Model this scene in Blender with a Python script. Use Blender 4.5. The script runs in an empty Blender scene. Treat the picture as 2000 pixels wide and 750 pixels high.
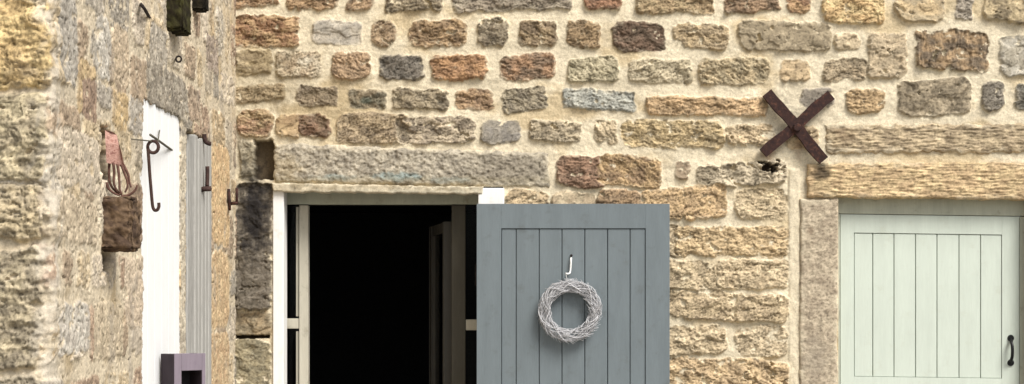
import bpy, bmesh, math, random
import numpy as np
from mathutils import Vector, Matrix

random.seed(7)
rng = np.random.default_rng(11)
PI = math.pi
D, F, EYE = 9.0, 3780.0, 1.6          # camera distance to the back wall, focal length in photo pixels, eye height
XL = -540 * D / F                      # plane of the side wall
NEAR = 5.4                             # distance from the camera to the end face of the wing
C = bpy.context.scene.collection

# ------------------------------------------------------------------ helpers
def P(px, py, d=0.0):
    """A point of the photo, standing d metres in front of the back wall."""
    k = (D - d) / F
    return Vector(((px - 1000) * k, -d, EYE + (600 - py) * k))
def PD(px, py, dist):
    return P(px, py, D - dist)
def side_dist(px, off=0.0):
    return (XL + off) * F / (px - 1000)
def PS(px, py, off=0.0):
    """A point on the side wall, off metres proud of it."""
    return PD(px, py, side_dist(px, off))

def lin(c, k=1.0):
    o = []
    for v in c:
        v = v / 255.0
        o.append((v / 12.92 if v <= 0.04045 else ((v + 0.055) / 1.055) ** 2.4) * k)
    return o

def thing(name, label, cat, loc=(0, 0, 0), group=None):
    o = bpy.data.objects.new(name, None); C.objects.link(o)
    o.location = loc; o.empty_display_size = 0.1
    o['label'] = label; o['category'] = cat; o['kind'] = 'thing'
    if group: o['group'] = group
    return o
def tag(o, label, cat, group=None):
    o['label'] = label; o['category'] = cat; o['kind'] = 'thing'
    if group: o['group'] = group
    return o
def link_mesh(name, me, mat, parent=None):
    o = bpy.data.objects.new(name, me); C.objects.link(o)
    if mat: me.materials.append(mat)
    if parent:
        o.parent = parent
        # every mesh is written in world metres: move it into the parent's frame
        me.transform(Matrix.Translation(-Vector(parent_world(parent))))
    return o
def parent_world(p):
    v = Vector((0, 0, 0))
    while p:
        v += p.location; p = p.parent
    return v
def obj(name, bm, mat, parent=None, smooth=False, bevel=0.0, seg=2):
    if bevel:
        bmesh.ops.bevel(bm, geom=[e for e in bm.edges if e.is_manifold and e.calc_face_angle(0) > 0.5], offset=bevel,
                        segments=seg, profile=0.6, affect='EDGES', clamp_overlap=True)
    bmesh.ops.recalc_face_normals(bm, faces=bm.faces[:])
    me = bpy.data.meshes.new(name); bm.to_mesh(me); bm.free()
    if smooth: me.shade_smooth()
    return link_mesh(name, me, mat, parent)
def box(bm, a, b):
    a, b = Vector(a), Vector(b)
    lo = [min(a[i], b[i]) for i in range(3)]; hi = [max(a[i], b[i]) for i in range(3)]
    r = bmesh.ops.create_cube(bm, size=1.0)
    for v in r['verts']:
        v.co = Vector([lo[i] if v.co[i] < 0 else hi[i] for i in range(3)])
    return r['verts']
def pxbox(bm, x0, y0, x1, y1, front, back):
    """A box whose front face covers the photo rectangle; front and back are distances proud of the wall."""
    a = P(x0, y0, front); b = P(x1, y1, front)
    return box(bm, (a.x, -front, a.z), (b.x, -back, b.z))
def tube(bm, pts, rad, n=6, closed=False):
    pts = [Vector(p) for p in pts]
    m = len(pts); rings = []
    up = Vector((0.13, 0.31, 0.94))
    prev = None
    for i, p in enumerate(pts):
        if closed: t = pts[(i + 1) % m] - pts[i - 1]
        else: t = pts[min(i + 1, m - 1)] - pts[max(i - 1, 0)]
        t.normalize()
        if prev is None:
            a = t.cross(up)
            if a.length < 1e-3: a = t.cross(Vector((1, 0, 0)))
        else:
            a = prev - t * prev.dot(t)
        a.normalize(); prev = a.copy(); b = t.cross(a)
        r = rad[i] if isinstance(rad, (list, tuple)) else rad
        rings.append([bm.verts.new(p + (a * math.cos(2 * PI * k / n) + b * math.sin(2 * PI * k / n)) * r) for k in range(n)])
    for i in range(m if closed else m - 1):
        A, B = rings[i], rings[(i + 1) % m]
        for k in range(n):
            bm.faces.new((A[k], A[(k + 1) % n], B[(k + 1) % n], B[k]))
    if not closed:
        bm.faces.new(rings[0][::-1]); bm.faces.new(rings[-1])
def smooth_path(pts, sub=6):
    pts = [Vector(p) for p in pts]; out = []
    for i in range(len(pts) - 1):
        p0 = pts[max(i - 1, 0)]; p1 = pts[i]; p2 = pts[i + 1]; p3 = pts[min(i + 2, len(pts) - 1)]
        for k in range(sub):
            t = k / sub
            out.append(0.5 * ((2 * p1) + (p2 - p0) * t + (2 * p0 - 5 * p1 + 4 * p2 - p3) * t * t + (3 * p1 - p0 - 3 * p2 + p3) * t ** 3))
    out.append(pts[-1])
    return out

# ------------------------------------------------------------------ noise
def _hash(ix, iy, seed):
    h = (ix.astype(np.int64) * 374761393 + iy.astype(np.int64) * 668265263 + seed * 974634777) & 0xffffffff
    h = ((h ^ (h >> 13)) * 1274126177) & 0xffffffff
    h = ((h ^ (h >> 16)) * 2246822519) & 0xffffffff
    return (h ^ (h >> 15)) & 0xffff
def pn(x, y, seed=0):
    xi = np.floor(x); yi = np.floor(y); fx = x - xi; fy = y - yi
    u = fx * fx * fx * (fx * (fx * 6 - 15) + 10); v = fy * fy * fy * (fy * (fy * 6 - 15) + 10)
    def g(a, b, dx, dy):
        t = _hash(xi + a, yi + b, seed) * (2 * PI / 65536.0)
        return np.cos(t) * dx + np.sin(t) * dy
    n00 = g(0, 0, fx, fy); n10 = g(1, 0, fx - 1, fy); n01 = g(0, 1, fx, fy - 1); n11 = g(1, 1, fx - 1, fy - 1)
    return 1.5 * ((n00 * (1 - u) + n10 * u) * (1 - v) + (n01 * (1 - u) + n11 * u) * v)
def fbm(x, y, o=4, seed=0, gain=0.5):
    s = 0; a = 1.0; t = 0
    for i in range(o):
        s = s + a * pn(x, y, seed + 17 * i); t += a; a *= gain; x = x * 2.03; y = y * 2.03
    return s / t * 1.25
def ss(a, b, x):
    t = np.clip((x - a) / (b - a), 0, 1)
    return t * t * (3 - 2 * t)

KA = 0.70
TAN = np.array(lin((190, 170, 138), KA))
MORTAR = np.array(lin((235, 222, 194), KA * 1.15))
def stone_tex(u, v, style, seed):
    """relief -1..1 of a stone's face in local metres"""
    if style == 'd':
        c, s = math.cos(0.6), math.sin(0.6); u, v = u * c + v * s, -u * s + v * c
    if style == 'e':
        c, s = math.cos(-0.6), math.sin(-0.6); u, v = u * c + v * s, -u * s + v * c
    if style in 'rde':
        w = v + 0.010 * pn(u * 18, v * 18, seed + 5) + 0.004 * pn(u * 55, v * 50, seed + 6)
        n = fbm(u * 26, w * 66, 5, seed, 0.68)
        big = fbm(u * 12, v * 15, 2, seed + 3)
        chip = np.abs(pn(u * 34 + 3 * n, w * 58, seed + 9))
        return 0.95 * n + 0.6 * big - 0.5 * ss(0.16, 0.0, chip) + 0.08
    if style == 'c':            # vertical columns
        n = fbm(u * 60, v * 16, 4, seed, 0.6)
        return n
    if style == 't':            # horizontally tooled
        return 0.8 * fbm(u * 15, v * 105, 3, seed, 0.6) + 0.4 * fbm(u * 30, v * 45, 3, seed + 2) + 0.45 * fbm(u * 5, v * 12, 3, seed + 4)
    if style == 'p':            # pitted
        return 0.7 * fbm(u * 34, v * 40, 4, seed, 0.65) - 0.8 * np.clip(pn(u * 75, v * 85, seed + 4) - 0.25, 0, 1)
    return 0.5 * fbm(u * 22, v * 26, 4, seed)
AMP = {'r': 0.0095, 'd': 0.0095, 'e': 0.0095, 'c': 0.009, 't': 0.0062, 'p': 0.0065, 's': 0.005}

SOFT = 0.20
def stone_colour(u, v, tex, c1, c2, seed):
    t = ss(-0.35, 0.35, fbm(u * 14, v * 20, 3, seed + 31))[..., None]
    c = np.array(c1) * (1 - t) + np.array(c2) * t
    c = c * (1 - SOFT) + TAN * SOFT
    f = 1 + 0.52 * np.clip(tex, -1, 1)[..., None] + 0.22 * fbm(u * 80, v * 95, 3, seed + 41)[..., None]  # hollows darkened, ridges lightened: relief shading put into the colour
    c = c * np.clip(f, 0.35, 1.7)
    pit = ss(0.28, 0.55, pn(u * 70, v * 120, seed + 51))[..., None]
    c = 1.42 * c * (1 - 0.40 * pit)
    lum = (c @ np.array((0.25, 0.65, 0.10)))[..., None]
    return (lum * np.array((1.04, 1.0, 0.90))) * 0.22 + c * 0.78

def field(us, vs, stones, seed, smear=0.0, wave=0.006, mortar=MORTAR, warp=1.0, ampk=1.0):
    U, V = np.meshgrid(us, vs)
    H = 0.0042 * fbm(U * 11, V * 14, 3, seed) + 0.0019 * fbm(U * 46, V * 52, 3, seed + 1, 0.6)
    tone = 1 + 0.20 * fbm(U * 5, V * 8, 4, seed + 2) + 0.13 * fbm(U * 60, V * 66, 3, seed + 3)
    Cc = mortar[None, None, :] * tone[..., None]
    grime = ss(0.05, 0.5, fbm(U * 3.1, V * 4.2, 4, seed + 4))[..., None]
    Cc = Cc * (1 - grime * np.array((0.16, 0.22, 0.32)))
    wu = U + warp * (0.0095 * pn(U * 11, V * 13, seed + 5) + 0.0052 * pn(U * 38, V * 41, seed + 6))
    wv = V + warp * (0.0095 * pn(U * 10, V * 15, seed + 7) + 0.0050 * pn(U * 36, V * 43, seed + 8))
    for i, s in enumerate(stones):
        cu, cv, a, b = s['u'], s['v'], s['a'], s['b']
        R = math.hypot(a, b) + 0.03 if s.get('rot') else None
        ma = (R or a + 0.03); mb = (R or b + 0.03)
        i0, i1 = np.searchsorted(us, [cu - ma, cu + ma]); j0, j1 = np.searchsorted(vs, [cv - mb, cv + mb])
        if i1 - i0 < 2 or j1 - j0 < 2: continue
        sl = (slice(j0, j1), slice(i0, i1))
        lu = wu[sl] - cu; lv = wv[sl] - cv
        if s.get('rot'):
            c_, s_ = math.cos(s['rot']), math.sin(s['rot'])
            lu, lv = lu * c_ + lv * s_, -lu * s_ + lv * c_
        lv = lv + s.get('skew', 0) * lu
        sd = s['seed']
        r = s.get('r', 0.42) * min(a, b)
        qx = np.abs(lu) - a + r; qy = np.abs(lv) - b + r
        sdf = np.hypot(np.maximum(qx, 0), np.maximum(qy, 0)) + np.minimum(np.maximum(qx, qy), 0) - r
        sdf = sdf + 0.0052 * fbm(lu * 40, lv * 48, 4, sd, 0.65)
        m = ss(0.0035, -0.0035, sdf)
        t = ss(0.001, -0.0095, sdf); tr = ss(0.0, -0.02, sdf)
        tex = stone_tex(lu, lv, s['style'], sd)
        sm = s.get('smear', smear)
        if sm > 0:
            cover = fbm(U[sl] * 17, V[sl] * 21, 4, seed + 60, 0.6) + 0.9 * (t - 1) * 0.5 + 0.15
            m = m * ss(-0.5 + sm, -0.3 + sm, cover)
        h = s['lift'] + s['relief'] * t + ampk * AMP[s['style']] * s.get('amp', 1) * tex * (0.35 + 0.65 * t)
        h = h + t * (s.get('tx', 0) * lu + s.get('ty', 0) * lv)          # the face leans a little
        fac = fbm(lu * 9, lv * 14, 2, sd + 80); h = h + t * ampk * 0.006 * (ss(-0.05, 0.05, fac) - 0.5 + 0.5 * ss(0.25, 0.32, fac))   # broken steps
        H[sl] = H[sl] * (1 - m) + h * m
        col = stone_colour(lu, lv, tex, s['c1'], s['c2'], sd)
        # lime washed over the rim of the stone
        rim = (1 - tr) * ss(-0.1, 0.4, fbm(lu * 30, lv * 34, 3, sd + 70))
        col = col * (1 - 0.55 * rim[..., None]) + mortar * 0.9 * 0.55 * rim[..., None]
        Cc[sl] = Cc[sl] * (1 - m[..., None]) + col * m[..., None]
    H = H + wave * fbm(U * 1.3, V * 1.6, 2, seed + 90)
    return U, V, H, Cc

def grid_mesh(name, X, Y, Z, Cc, mat, parent, hole=None):
    nv, nu = X.shape
    me = bpy.data.meshes.new(name)
    co = np.stack([X, Y, Z], -1).reshape(-1, 3)
    pw = parent_world(parent) if parent else Vector((0, 0, 0))
    co = co - np.array(pw)
    idx = np.arange(nv * nu).reshape(nv, nu)
    q = np.stack([idx[:-1, :-1], idx[:-1, 1:], idx[1:, 1:], idx[1:, :-1]], -1)
    if hole is not None:
        q = q[~hole]
    else: q = q.reshape(-1, 4)
    n = len(q)
    me.vertices.add(nv * nu); me.vertices.foreach_set('co', co.ravel().astype(np.float32))
    me.loops.add(n * 4); me.loops.foreach_set('vertex_index', q.ravel().astype(np.int32))
    me.polygons.add(n); me.polygons.foreach_set('loop_start', np.arange(0, n * 4, 4, dtype=np.int32))
    me.update(calc_edges=True)
    me.shade_smooth()
    at = me.color_attributes.new('tone', 'FLOAT_COLOR', 'POINT')
    c4 = np.ones((nv * nu, 4), np.float32); c4[:, :3] = np.clip(Cc.reshape(-1, 3), 0.004, 0.85)
    at.data.foreach_set('color', c4.ravel())
    o = bpy.data.objects.new(name, me); C.objects.link(o); o.data.materials.append(mat)
    if parent: o.parent = parent
    return o

# ------------------------------------------------------------------ materials
def new_mat(name):
    m = bpy.data.materials.new(name); m.use_nodes = True
    nt = m.node_tree; b = nt.nodes['Principled BSDF']
    return m, nt, b
def N(nt, t, **kw):
    n = nt.nodes.new(t)
    for k, v in kw.items():
        if k in n.inputs: n.inputs[k].default_value = v
        else: setattr(n, k, v)
    return n
def noise(nt, scale, detail=4, rough=0.6, stretch=None):
    tc = N(nt, 'ShaderNodeTexCoord'); n = N(nt, 'ShaderNodeTexNoise', Scale=scale, Detail=detail, Roughness=rough)
    if stretch:
        mp = N(nt, 'ShaderNodeMapping'); mp.inputs['Scale'].default_value = stretch
        nt.links.new(tc.outputs['Object'], mp.inputs['Vector']); nt.links.new(mp.outputs['Vector'], n.inputs['Vector'])
    else: nt.links.new(tc.outputs['Object'], n.inputs['Vector'])
    return n.outputs['Fac']
def ramp(nt, fac, stops):
    r = N(nt, 'ShaderNodeValToRGB'); nt.links.new(fac, r.inputs['Fac'])
    els = r.color_ramp.elements
    while len(els) < len(stops): els.new(0.5)
    for e, (p, c) in zip(els, stops):
        e.position = p; e.color = (c[0], c[1], c[2], 1) if not isinstance(c, (int, float)) else (c, c, c, 1)
    return r.outputs['Color']
def mul(nt, a, b, mode='MULTIPLY', fac=1.0):
    m = N(nt, 'ShaderNodeMix', data_type='RGBA', blend_type=mode)
    m.inputs[0].default_value = fac
    nt.links.new(a, m.inputs[6]); nt.links.new(b, m.inputs[7])
    return m.outputs[2]
def bump(nt, b, fac, dist, strength=1.0, prev=None):
    bp = N(nt, 'ShaderNodeBump'); bp.inputs['Distance'].default_value = dist; bp.inputs['Strength'].default_value = strength
    nt.links.new(fac, bp.inputs['Height'])
    if prev: nt.links.new(prev, bp.inputs['Normal'])
    nt.links.new(bp.outputs['Normal'], b.inputs['Normal'])
    return bp.outputs['Normal']

def masonry_mat():
    m, nt, b = new_mat('weathered_masonry')
    a = N(nt, 'ShaderNodeAttribute', attribute_name='tone')
    f1 = ramp(nt, noise(nt, 95, 5, 0.7), [(0.28, 0.70), (0.5, 1.0), (0.75, 1.2)])
    f2 = ramp(nt, noise(nt, 330, 3, 0.6), [(0.3, 0.86), (0.7, 1.12)])
    c = mul(nt, mul(nt, a.outputs['Color'], f1), f2)
    nt.links.new(c, b.inputs['Base Color'])
    b.inputs['Roughness'].default_value = 0.93; b.inputs['Specular IOR Level'].default_value = 0.15
    n1 = bump(nt, b, noise(nt, 120, 5, 0.65), 0.0028, 0.7)
    bump(nt, b, noise(nt, 420, 3, 0.6), 0.0008, 0.5, n1)
    return m
def paint(name, col, rough=0.55, var=0.10, streak=(3, 3, 0.5), dirt=None, bumpd=0.0006):
    m, nt, b = new_mat(name)
    base = N(nt, 'ShaderNodeRGB'); base.outputs[0].default_value = (*col, 1)
    f1 = ramp(nt, noise(nt, 6, 5, 0.6, streak), [(0.3, 1 - var), (0.7, 1 + var)])
    f2 = ramp(nt, noise(nt, 90, 3, 0.6, (2, 2, 0.2)), [(0.35, 1 - var * 0.5), (0.65, 1 + var * 0.3)])
    c = mul(nt, mul(nt, base.outputs[0], f1), f2)
    if dirt:
        d = ramp(nt, noise(nt, 11, 6, 0.7), [(0.56, 0.0), (0.8, 1.0)])
        mx = N(nt, 'ShaderNodeMix', data_type='RGBA'); nt.links.new(d, mx.inputs[0])
        nt.links.new(c, mx.inputs[6]); mx.inputs[7].default_value = (*dirt, 1); c = mx.outputs[2]
    nt.links.new(c, b.inputs['Base Color'])
    b.inputs['Specular IOR Level'].default_value = 0.3
    rr = ramp(nt, noise(nt, 18, 4), [(0.3, rough - 0.08), (0.7, rough + 0.12)])
    nt.links.new(rr, b.inputs['Roughness'])
    bump(nt, b, noise(nt, 160, 4, 0.6, (1.5, 1.5, 0.12)), bumpd, 0.8)
    return m
def rusty(name, stops, bumpd=0.0025, scale=45):
    m, nt, b = new_mat(name)
    c = ramp(nt, noise(nt, scale, 6, 0.7), stops)
    nt.links.new(c, b.inputs['Base Color'])
    b.inputs['Roughness'].default_value = 0.85; b.inputs['Metallic'].default_value = 0.0
    b.inputs['Specular IOR Level'].default_value = 0.25
    bump(nt, b, noise(nt, 130, 5, 0.7), bumpd, 0.9)
    return m
def plain(name, col, rough=0.8, bumps=60, bumpd=0.001):
    m, nt, b = new_mat(name)
    base = N(nt, 'ShaderNodeRGB'); base.outputs[0].default_value = (*col, 1)
    f = ramp(nt, noise(nt, bumps, 4), [(0.3, 0.8), (0.7, 1.2)])
    nt.links.new(mul(nt, base.outputs[0], f), b.inputs['Base Color'])
    b.inputs['Roughness'].default_value = rough; b.inputs['Specular IOR Level'].default_value = 0.3
    bump(nt, b, noise(nt, bumps * 2, 4), bumpd)
    return m

M_STONE = masonry_mat()
M_GREY = paint('slate_grey_paint', lin((132, 143, 148), 0.67), 0.6, 0.08, dirt=lin((118, 124, 124), 0.60))
M_GREEN = paint('pale_green_paint', lin((225, 235, 222), 0.74), 0.55, 0.05, dirt=lin((214, 220, 204), 0.73))
M_GREENF = paint('green_frame_paint', lin((200, 203, 184), 0.75), 0.6, 0.10, dirt=lin((140, 130, 105), 0.7))
M_WHITE = paint('chalky_white_paint', (0.80, 0.80, 0.78), 0.7, 0.05, dirt=(0.62, 0.58, 0.50))
M_DOORW = paint('bright_white_paint', (0.84, 0.85, 0.85), 0.65, 0.03)
M_CREAM = paint('cream_frame_paint', lin((214, 208, 190), 0.72), 0.6, 0.09, dirt=lin((150, 140, 118), 0.6))
M_BATTEN = paint('weathered_batten_wood', lin((188, 186, 180), 0.72), 0.85, 0.22, (30, 30, 0.6), bumpd=0.002)
M_PURPLE = paint('dusty_purple_paint', lin((152, 140, 152), 0.66), 0.65, 0.10, dirt=lin((120, 105, 122), 0.7))
M_PURPLESHADE = paint('purple_shade_paint', lin((80, 66, 74), 0.42), 0.7, 0.2, dirt=lin((50, 44, 46), 0.6))  # darker copy of the purple: shade of sides and inside put into the colour
M_RUST = rusty('dark_rust_iron', [(0.3, lin((52, 38, 40), 0.6)), (0.54, lin((78, 54, 48), 0.58)), (0.76, lin((138, 92, 74), 0.65))])
M_IRON = rusty('black_wrought_iron', [(0.3, (0.008, 0.007, 0.007)), (0.7, (0.03, 0.022, 0.02))], 0.0012)
M_BROWNIRON = rusty('brown_rod_iron', [(0.3, lin((45, 32, 30))), (0.7, lin((80, 60, 54)))], 0.0015)
M_WIRE = rusty('dull_wire', [(0.3, lin((80, 78, 66), 0.8)), (0.7, lin((120, 114, 98), 0.8))], 0.0008)
M_PINKRUST = rusty('pink_rust', [(0.32, lin((150, 98, 88), 0.7)), (0.5, lin((222, 178, 164), 0.75)), (0.66, lin((176, 122, 108), 0.7)), (0.8, lin((110, 72, 64), 0.7))], 0.003, 75)
M_TINE = rusty('tine_rust', [(0.3, lin((84, 58, 50), 0.7)), (0.6, lin((128, 94, 82), 0.7)), (0.8, lin((160, 122, 106), 0.7))], 0.002, 70)
M_BLACK = plain('black_enamel', (0.006, 0.006, 0.007), 0.35, 60, 0.0004)
M_ROOM = plain('dark_room_plaster', (0.05, 0.052, 0.056), 0.95)  # near black: the interior's darkness is put into the wall colour
M_TWIG = paint('whitewashed_twig', lin((218, 218, 221), 0.78), 0.9, 0.25, (20, 20, 20), dirt=lin((140, 132, 128), 0.7), bumpd=0.0015)
M_CORD = plain('white_cord', (0.8, 0.8, 0.78), 0.8)
def glass_mat():
    m = bpy.data.materials.new('dim_window_glass'); m.use_nodes = True; nt = m.node_tree
    nt.nodes.remove(nt.nodes['Principled BSDF'])
    out = nt.nodes['Material Output']
    tr = N(nt, 'ShaderNodeBsdfTransparent'); tr.inputs['Color'].default_value = (0.7, 0.73, 0.75, 1)
    gl = N(nt, 'ShaderNodeBsdfGlossy'); gl.inputs['Roughness'].default_value = 0.05
    fr = N(nt, 'ShaderNodeFresnel'); fr.inputs['IOR'].default_value = 1.14
    mx = N(nt, 'ShaderNodeMixShader')
    nt.links.new(fr.outputs[0], mx.inputs[0]); nt.links.new(tr.outputs[0], mx.inputs[1]); nt.links.new(gl.outputs[0], mx.inputs[2])
    nt.links.new(mx.outputs[0], out.inputs['Surface'])
    return m
M_GLASS = glass_mat()

# ------------------------------------------------------------------ stones of the back wall (photo pixels)
# x0, y0, x1, y1, colour, second colour, style, lift mm
B = [
 (456,-20,543,12,(160,122,82),(130,95,62),'r',6), (562,-18,658,19,(158,122,80),(128,96,62),'r',6), (680,-16,727,20,(165,132,95),(125,95,66),'d',4),
 (755,-22,862,22,(98,88,72),(132,118,92),'r',6), (887,-22,1115,20,(158,148,130),(112,102,90),'r',8), (1142,-20,1215,19,(138,86,54),(104,62,42),'r',4),
 (1242,-20,1392,25,(168,140,98),(132,112,74),'r',8), (1416,-20,1520,24,(150,116,84),(98,74,54),'r',4), (1538,-20,1581,27,(172,132,84),(125,82,50),'d',4),
 (1608,-30,1726,46,(214,184,122),(190,152,92),'r',9), (1751,-30,1843,42,(196,168,120),(168,150,116),'s',6), (1869,-20,1899,38,(172,162,148),(130,122,112),'r',2),
 (1922,-20,2015,43,(190,168,124),(110,96,70),'p',6),
 (456,31,583,91,(132,84,50),(172,136,90),'r',7), (612,43,703,86,(156,152,144),(180,172,158),'s',6), (727,42,772,91,(158,130,96),(124,100,74),'d',4),
 (800,40,911,91,(170,136,92),(112,84,54),'r',8), (935,36,992,90,(140,128,106),(98,88,74),'d',6), (1015,41,1087,89,(148,124,88),(96,76,54),'e',6),
 (1110,42,1172,92,(154,124,84),(112,88,58),'d',5), (1198,44,1297,100,(84,52,42),(58,36,32),'r',2), (1317,47,1422,94,(184,158,114),(150,130,98),'r',6),
 (1444,43,1622,100,(162,146,116),(136,122,96),'s',8), (1630,66,1678,98,(212,190,152),(188,168,132),'p',3), (1696,66,1769,152,(196,174,138),(170,152,122),'p',6),
 (1789,61,1929,138,(78,62,50),(150,118,78),'c',5), (1952,70,2030,148,(176,172,160),(156,150,134),'s',6),
 (462,98,532,145,(178,158,116),(150,132,100),'p',5), (542,102,625,150,(166,146,118),(196,182,154),'d',5), (647,104,722,154,(172,138,102),(132,104,76),'e',6),
 (742,108,824,156,(86,86,86),(66,66,68),'d',4), (844,107,950,155,(178,126,74),(140,94,54),'r',6), (978,106,1084,154,(158,114,78),(106,80,62),'r',6),
 (1110,114,1204,160,(176,166,134),(148,140,110),'e',6), (1228,118,1350,162,(190,176,144),(158,146,116),'d',7), (1367,115,1500,165,(184,162,120),(150,136,104),'e',7),
 (1524,118,1579,159,(196,168,124),(164,140,104),'s',4), (1608,118,1690,157,(180,158,124),(144,128,102),'r',5),
 (456,167,557,198,(170,148,114),(140,124,94),'r',5), (582,169,659,206,(124,108,90),(96,84,72),'r',4), (685,176,752,212,(124,112,92),(76,84,78),'d',4),
 (768,174,875,212,(148,134,108),(92,84,70),'r',5), (892,177,962,212,(168,132,92),(128,96,70),'r',4), (982,172,1066,216,(140,130,108),(100,94,82),'e',5),
 (1101,177,1240,215,(168,172,164),(134,142,140),'r',6), (1264,190,1498,225,(200,162,112),(166,134,92),'r',8), (1565,173,1627,208,(158,150,140),(124,118,110),'s',3),
 (1653,175,1726,221,(186,152,102),(150,120,78),'r',5), (1753,156,1896,224,(166,150,122),(104,94,76),'p',8), (1918,162,1960,216,(114,110,104),(88,86,82),'d',4),
 (1984,165,2030,214,(82,88,88),(64,68,70),'d',4),
 (464,215,533,268,(172,144,102),(146,104,76),'r',6), (540,222,592,267,(184,154,108),(160,128,88),'s',5), (585,224,645,266,(118,76,54),(88,58,44),'r',4),
 (660,222,800,280,(172,150,116),(136,118,94),'d',7), (775,228,927,280,(180,164,138),(120,108,94),'r',7), (940,237,1014,280,(138,134,126),(112,112,112),'s',4),
 (1035,237,1135,278,(174,158,128),(138,126,104),'d',5), (1162,235,1206,278,(194,174,138),(164,146,114),'e',3), (1215,235,1415,288,(194,168,116),(158,138,98),'r',8),
 (1420,245,1512,284,(206,180,138),(178,156,120),'r',5),
 (1536,246,1600,290,(196,170,128),(172,150,116),'s',3),
 (470,278,496,350,(150,142,120),(126,120,100),'p',4), (1090,305,1186,366,(132,92,70),(104,70,54),'r',5), (1170,305,1290,364,(174,140,90),(128,98,66),'e',5),
 (1322,315,1345,350,(160,138,112),(134,114,92),'s',3), (1362,318,1535,362,(204,188,158),(140,128,106),'r',6),
 (990,372,1070,420,(196,170,128),(168,146,112),'d',6), (1165,372,1250,420,(176,140,98),(140,112,82),'d',4), (1080,376,1160,430,(196,178,144),(170,150,120),'s',4),
 (1255,366,1418,430,(204,160,98),(164,124,76),'d',9), (1437,372,1537,426,(208,184,142),(180,156,116),'r',7),
 (1250,445,1340,498,(190,168,130),(160,140,110),'r',6), (1320,445,1542,498,(204,168,112),(168,134,84),'r',10),
 (1230,512,1420,562,(200,176,134),(166,144,110),'d',8), (1400,510,1540,560,(210,186,144),(182,156,116),'r',8),
 (1230,574,1540,622,(192,166,122),(156,132,98),'d',10), (1230,640,1418,690,(204,180,140),(170,146,108),'r',8), (1436,638,1540,692,(206,184,146),(176,154,120),'d',8),
 (1230,702,1540,764,(198,160,106),(160,126,84),'r',10),
 # left of the doorway
 (462,358,531,604,(90,86,82),(54,53,53),'p',9), (448,610,527,654,(160,138,102),(120,108,84),'p',7), (449,662,529,770,(150,140,108),(112,108,86),'p',9),
]
def stone_px(t, rng_, k=KA):
    x0, y0, x1, y1, c1, c2, st, lf = t
    if x0 >= 1200 and y0 > 365: c1, c2 = [tuple(a_ * 0.68 + b_ * 0.32 for a_, b_ in zip(c, (204, 188, 154))) for c in (c1, c2)]
    x0 -= 2.5; x1 += 2.5; y0 -= 2; y1 += 2
    if x0 >= 1200 and y0 > 365: y0 -= 3; y1 += 3; lf *= 0.5
    a = P(x0, y1); b = P(x1, y0)
    return dict(u=(a.x + b.x) / 2, v=(a.z + b.z) / 2, a=(b.x - a.x) / 2, b=(b.z - a.z) / 2, c1=lin(c1, k), c2=lin(c2, k), style=st,
                lift=lf * 0.0008 + rng_.uniform(-0.002, 0.002), relief=rng_.uniform(0.001, 0.010), tx=rng_.uniform(-0.05, 0.05), ty=rng_.uniform(-0.12, 0.06), seed=int(rng_.integers(1, 9999)),
                rot=rng_.uniform(-0.035, 0.035), skew=rng_.uniform(-0.06, 0.06), r=rng_.uniform(0.35, 0.8), smear=rng_.uniform(-0.05, 0.20) + (0.10 if x0 > 1100 and y0 > 225 else 0))
PAL = [((190,160,112),(150,124,88)), ((168,150,122),(132,118,98)), ((160,120,80),(120,88,60)), ((150,142,128),(120,114,104)), ((205,178,132),(172,148,110)), ((118,104,88),(90,80,70)), ((196,182,156),(160,148,126))]
def random_courses(u0, u1, v0, v1, rng_, avoid=(), hmin=0.09, hmax=0.17, wmin=0.12, wmax=0.42, gap=0.03, smear=(0.05, 0.3), pal=PAL, k=KA):
    out = []; v = v0
    while v < v1:
        h = rng_.uniform(hmin, hmax); u = u0 - rng_.uniform(0, wmax)
        while u < u1:
            w = rng_.uniform(wmin, wmax)
            c = (u + w / 2, v + h / 2)
            if not any(a[0] - w / 2 < c[0] < a[1] + w / 2 and a[2] - h / 2 < c[1] < a[3] + h / 2 for a in avoid):
                c1, c2 = pal[int(rng_.integers(len(pal)))]
                f = rng_.uniform(0.85, 1.12)
                out.append(dict(u=c[0], v=c[1], a=w / 2 - gap * rng_.uniform(0.35, 0.6), b=h / 2 - gap * rng_.uniform(0.35, 0.6), c1=lin(c1, k * f), c2=lin(c2, k * f),
                                style='rrdesp'[int(rng_.integers(6))], lift=rng_.uniform(-0.002, 0.007), relief=rng_.uniform(0.004, 0.013), seed=int(rng_.integers(1, 9999)),
                                rot=rng_.uniform(-0.04, 0.04), r=rng_.uniform(0.35, 0.7), smear=rng_.uniform(*smear)))
            u += w
        v += h
    return out
def axis(*segs):
    """segs: (start, end, step) joined end to end"""
    out = []
    for a, b, s in segs:
        n = max(int(round((b - a) / s)), 1)
        out.append(np.linspace(a, b, n, endpoint=False))
    return np.append(np.concatenate(out), segs[-1][1])

# ------------------------------------------------------------------ the back wall
wall = thing('stone_wall', 'long rubble stone wall with cream mortar, holding both doorways', 'wall')
TOP = 4.3
xf0, xf1 = P(432, 0).x, P(2022, 0).x
zf0, zf1 = P(0, 765).z, P(0, -15).z
us = axis((-3.2, xf0, 0.03), (xf0, xf1, 0.0038), (xf1, 5.0, 0.02))
vs = axis((-0.05, zf0, 0.02), (zf0, zf1, 0.0038), (zf1, TOP, 0.02))
stones = [stone_px(t, rng) for t in B]
seen = (P(455, 0).x, P(2025, 0).x, P(0, 765).z, P(0, -22).z)
stones = random_courses(-3.1, 5.0, 0.0, TOP, rng, avoid=[seen]) + stones
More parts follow.
